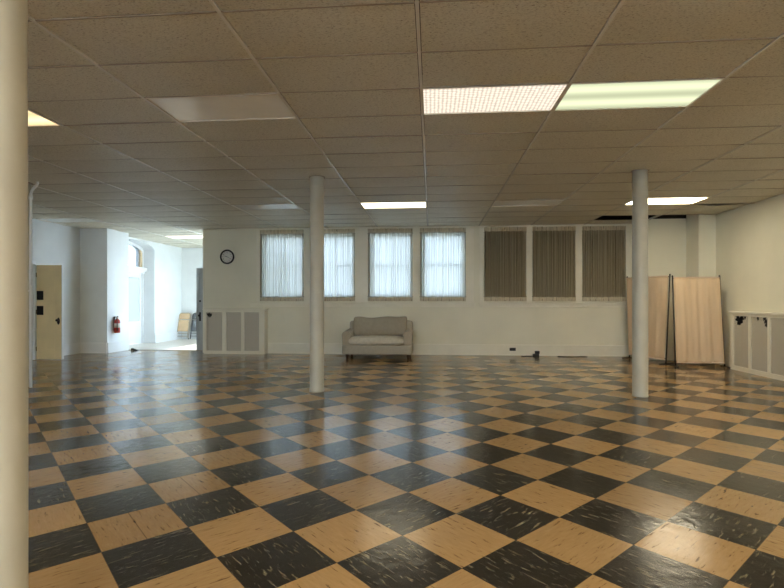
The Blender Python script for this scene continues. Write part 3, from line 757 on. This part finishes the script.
# ------------------------------------------------------------------ fabric screens
def screen(label, bl, br, tl, tr, seed, zb_=0.10, zt_=1.90):
    """bl, br, tl, tr: (x, y) of the four fabric corners at zb_ and zt_; poles run down to the floor and a little above the top"""
    t = thing('fabric_screen', label, 'room divider', ((bl[0]+br[0])/2, (bl[1]+br[1])/2, 0), 0, 'fabric screens in the right corner')
    ox, oy = t.location.x, t.location.y
    def P(u, v):  # v is height
        k = (v-zb_)/(zt_-zb_)
        lx, ly = bl[0]+(tl[0]-bl[0])*k, bl[1]+(tl[1]-bl[1])*k
        rx, ry = br[0]+(tr[0]-br[0])*k, br[1]+(tr[1]-br[1])*k
        return Vector((lx+(rx-lx)*u-ox, ly+(ry-ly)*u-oy, v))
    d = Vector((br[0]-bl[0], br[1]-bl[1], 0)).normalized(); nrm = Vector((d.y, -d.x, 0))
    rd = random.Random(seed); ph = [rd.uniform(0, 6.28) for _ in range(5)]
    bm = nb(); nx, nz = 60, 30; g = []
    for j in range(nz+1):
        v = j/nz; row = []
        for i in range(nx+1):
            u = i/nx; env = math.sin(PI*u)**0.5
            w = (0.010*math.sin(u*24+ph[0]) + 0.012*math.sin(u*15+ph[1]+v*0.8) + 0.006*math.sin(u*47+ph[2]))*env*(0.35+0.75*(1-v))
            row.append(bm.verts.new(P(u*0.976+0.012, zb_+(zt_-zb_)*v) + nrm*(w+0.028)))
        g.append(row)
    for j in range(nz):
        for i in range(nx): bm.faces.new((g[j][i], g[j][i+1], g[j+1][i+1], g[j+1][i]))
    cl = obj('cloth', bm, 'screen', t, smooth=True)
    s = cl.modifiers.new('solid', 'SOLIDIFY'); s.thickness = 0.003
    for a in (0, 1):
        hb = nb()
        zz = zb_ if a == 0 else zt_
        tube(hb, [P(u*0.1*0.97+0.015, zz) + nrm*0.034 for u in range(11)], 0.014, 8)
        o = obj('hem', hb, 'hem', t, smooth=True); o['label'] = 'pale cloth hem'
    for u in (0, 1):
        pb = nb(); a, b = P(u, 0.02), P(u, zt_+0.025); tube(pb, [a, b], 0.015, 10); po = obj('pole', pb, 'pole', t, smooth=True); po['label'] = 'dark metal pole'
        cb = nb(); tube(cb, [P(u, zt_+0.02), P(u, zt_+0.045)], [0.018, 0.010], 10); obj('pole_cap', cb, 'black', po, smooth=True)
        # bent wire foot: a loop on the floor
        f0 = Vector((a.x, a.y, 0.012)); s_ = -1 if u == 0 else 1
        loop = [f0 + nrm*0.18*math.sin(q) + d*s_*0.02*(1-math.cos(q)) + d*0 for q in [(-PI/2 + PI*k/14) for k in range(15)]]
        fb = nb(); tube(fb, loop, 0.010, 8); obj('foot', fb, 'blackmetal', t, smooth=True)
        ub = nb(); tube(ub, [f0, f0+Vector((0, 0, 0.05))], 0.017, 10); obj('foot_socket', ub, 'blackmetal', t, smooth=True)
    for zz in (zb_+0.02, zt_-0.012):
        rb = nb(); tube(rb, [P(0, zz), P(1, zz)], 0.009, 8); obj('rail', rb, 'pole', t, smooth=True)
SCR = True
screen('fabric screen partly behind the right column, left of the pair', (4.655, 12.02), (4.99, 10.93), (4.605, 12.02), (5.075, 10.95), 3, 0.10, 1.885)
screen('wide tan fabric screen facing the hall, right of the pair', (5.03, 10.62), (5.975, 10.58), (5.02, 10.72), (5.945, 10.70), 5, 0.085, 1.84)

# ------------------------------------------------------------------ fire extinguisher
def extinguisher():
    t = thing('fire_extinguisher', 'small red fire extinguisher hung on the white wall', 'fire extinguisher', (WBX+0.085, 12.33, 0.51))
    bm = nb(); lathe(bm, [(0.066, 0.0), (0.072, 0.008), (0.072, 0.30), (0.060, 0.335), (0.030, 0.355), (0.024, 0.37)], 28); obj('cylinder', bm, 'red', t, smooth=True)
    bm = nb(); lathe(bm, [(0.0733, 0.14), (0.0733, 0.25)], 28)
    o = obj('paper_label', bm, 'label', t, smooth=True); o['label'] = 'pale paper label'
    bm = nb(); lathe(bm, [(0.020, 0.365), (0.020, 0.40), (0.014, 0.415)], 16); obj('valve', bm, 'brass', t, smooth=True)
    bm = nb(); box(bm, -0.012, 0.012, -0.10, 0.03, 0.40, 0.412); box(bm, -0.012, 0.012, -0.11, 0.03, 0.43, 0.44); box(bm, -0.012, 0.012, 0.015, 0.03, 0.40, 0.44); obj('lever', bm, 'blackmetal', t)
    bm = nb(); tube(bm, [(0, -0.02, 0.385), (0.03, -0.06, 0.37), (0.05, -0.075, 0.30), (0.05, -0.075, 0.15), (0.05, -0.075, 0.06)], [0.011, 0.011, 0.011, 0.011, 0.016], 10); o = obj('hose', bm, 'black', t, smooth=True); o['label'] = 'black hose'
    bm = nb(); box(bm, -0.089, -0.074, -0.025, 0.025, 0.05, 0.42); box(bm, -0.085, -0.02, -0.012, 0.012, 0.355, 0.368); obj('bracket', bm, 'blackmetal', t)
    bm = nb(); lathe(bm, [(0.016, 0), (0.016, 0.012)], 14); bmesh.ops.rotate(bm, matrix=Matrix.Rotation(PI/2, 3, 'Y'), verts=bm.verts[:]); obj('gauge', bm, 'label', t, loc=(0.016, 0, 0.392))
extinguisher()

# ------------------------------------------------------------------ folded chairs against the side-room wall
def folded_chair(label, x, y, rot, m, mf, lean=0.20):
    t = thing('folding_chair', label, 'chair', (x, y, 0.006), rot, 'folded chairs leaning in the side room')
    def Lp(p):  # plane leaning back
        return (p[0], p[2]*math.sin(lean)+p[1]*math.cos(lean), p[2]*math.cos(lean)-p[1]*math.sin(lean)+0.012)
    def part(nm, bm, mm, **kw):
        for v in bm.verts: v.co = Vector(Lp(v.co))
        return obj(nm, bm, mm, t, **kw)
    bm = nb()
    arch = [(-0.225, 0, 0.0), (-0.215, 0, 0.45), (-0.205, 0, 0.82), (-0.185, 0, 0.885), (-0.14, 0, 0.915), (0.14, 0, 0.915), (0.185, 0, 0.885), (0.205, 0, 0.82), (0.215, 0, 0.45), (0.225, 0, 0.0)]
    tube(bm, arch, 0.0125, 10); part('frame', bm, mf, smooth=True)
    bm = nb(); box(bm, -0.185, 0.185, -0.012, 0.006, 0.70, 0.90); part('backrest', bm, m, bevel=0.012)
    bm = nb(); box(bm, -0.19, 0.19, -0.035, -0.012, 0.27, 0.665); part('seat', bm, m, bevel=0.015)
    for s in (-1, 1):
        bm = nb(); tube(bm, [(s*0.195, -0.03, 0.03), (s*0.19, -0.028, 0.60)], 0.011, 10); part('leg', bm, mf, smooth=True)
    for z in (0.10, 0.20):
        bm = nb(); tube(bm, [(-0.195, -0.03, z), (0.195, -0.03, z)], 0.008, 8); part('stretcher', bm, mf, smooth=True)
    for s in (-1, 1):
        bm = nb(); tube(bm, [(s*0.225, 0, 0.0), (s*0.225, 0, 0.03)], 0.017, 10); part('foot_cap', bm, 'black', smooth=True)
folded_chair('tan folded metal chair leaning against the side room wall', -8.60, 16.42, -0.05, 'chair_tan', 'chair_frame')
folded_chair('dark grey folded chair beside the tan one, half hidden by the grey door', -8.13, 16.50, 0.05, 'chair_grey', 'chair_greyf')

# ------------------------------------------------------------------ small things
t = thing('wall_outlet', 'black electrical outlet on the back baseboard, right of the sofa', 'outlet', (2.0, YB-0.022, 0.155))
bm = nb(); box(bm, -0.075, 0.075, -0.010, 0.0, -0.038, 0.038); obj('cover_plate', bm, 'black', t, bevel=0.003)
for s in (-1, 1):
    bm = nb(); box(bm, s*0.035-0.018, s*0.035+0.018, -0.014, -0.010, -0.02, 0.02); obj('socket', bm, 'blackmetal', t, bevel=0.003)
t = thing('floor_junction_box', 'small black plug box with a cord on the floor by the back wall', 'power box', (2.54, 12.24, 0))
bm = nb(); box(bm, -0.07, 0.07, -0.05, 0.05, 0.0, 0.06); obj('case', bm, 'black', t, bevel=0.008)
bm = nb(); box(bm, -0.02, 0.085, -0.03, 0.05, 0.06, 0.13); obj('plug', bm, 'black', t, bevel=0.01)
bm = nb(); tube(bm, [(-0.06, 0, 0.015), (-0.14, -0.03, 0.010), (-0.22, -0.01, 0.010), (-0.30, -0.05, 0.010), (-0.36, -0.04, 0.010)], 0.009, 8); obj('cord', bm, 'black', t, smooth=True)
bm = nb(); tube(bm, [(3.05, 12.22, 0.010), (3.2, 12.16, 0.010), (3.36, 12.13, 0.010), (3.5, 12.19, 0.010), (3.62, 12.24, 0.012), (3.75, 12.21, 0.010)], 0.009, 8)
tag(obj('power_cord', bm, 'black', smooth=True), 'loose black cord on the floor below the dark curtains', 'cord')
bm = nb(); prism(bm, [(-8.12, 0.004), (-7.93, 0.004), (-7.96, 0.02), (-8.10, 0.07)], 'y', 12.72, 12.80)
tag(obj('door_stop', bm, 'black', bevel=0.006), 'small black door wedge on the floor at the wall end by the opening', 'door stop')

# ------------------------------------------------------------------ light, camera
wd = bpy.data.worlds.new('sky'); sc.world = wd; wd.use_nodes = True
nt = wd.node_tree; nt.nodes.clear()
wo = nt.nodes.new('ShaderNodeOutputWorld'); bg = nt.nodes.new('ShaderNodeBackground')
tc = nt.nodes.new('ShaderNodeTexCoord'); sp = nt.nodes.new('ShaderNodeSeparateXYZ'); nt.links.new(tc.outputs['Generated'], sp.inputs[0])
rp = ramp(nt, sp.outputs[2], [(0.0, (0.72, 0.86, 1.0)), (0.25, (0.66, 0.83, 1.0)), (1.0, (0.50, 0.74, 1.0))])
nt.links.new(rp.outputs[0], bg.inputs[0]); bg.inputs[1].default_value = 10.5
nt.links.new(bg.outputs[0], wo.inputs[0])
sl = bpy.data.lights.new('sun', 'SUN'); sl.energy = 11; sl.angle = 0.01; sl.color = (1, 0.96, 0.9)
so = bpy.data.objects.new('sun', sl); C.objects.link(so)
d = Vector((-1, -0.05, -1.15)).normalized(); so.rotation_euler = d.to_track_quat('-Z', 'Y').to_euler()

cam = bpy.data.cameras.new('camera'); co = bpy.data.objects.new('camera', cam); C.objects.link(co)
co.location = (0, 0, 1.3667); co.rotation_euler = (PI/2, 0, 0.0798)
cam.shift_y = 6.25/784; cam.sensor_width = 36; cam.lens = 36*492.35/784; cam.clip_start = 0.05; cam.clip_end = 300
sc.camera = co
sc.view_settings.view_transform = 'Standard'; sc.view_settings.look = 'None'
sc.view_settings.gamma = 1; sc.view_settings.exposure = 0.52; sc.view_settings.use_curve_mapping = False
cy = sc.cycles
cy.use_denoising = True
cy.max_bounces = 10; cy.diffuse_bounces = 6; cy.glossy_bounces = 4; cy.transparent_max_bounces = 12; cy.transmission_bounces = 6
cy.sample_clamp_indirect = 12
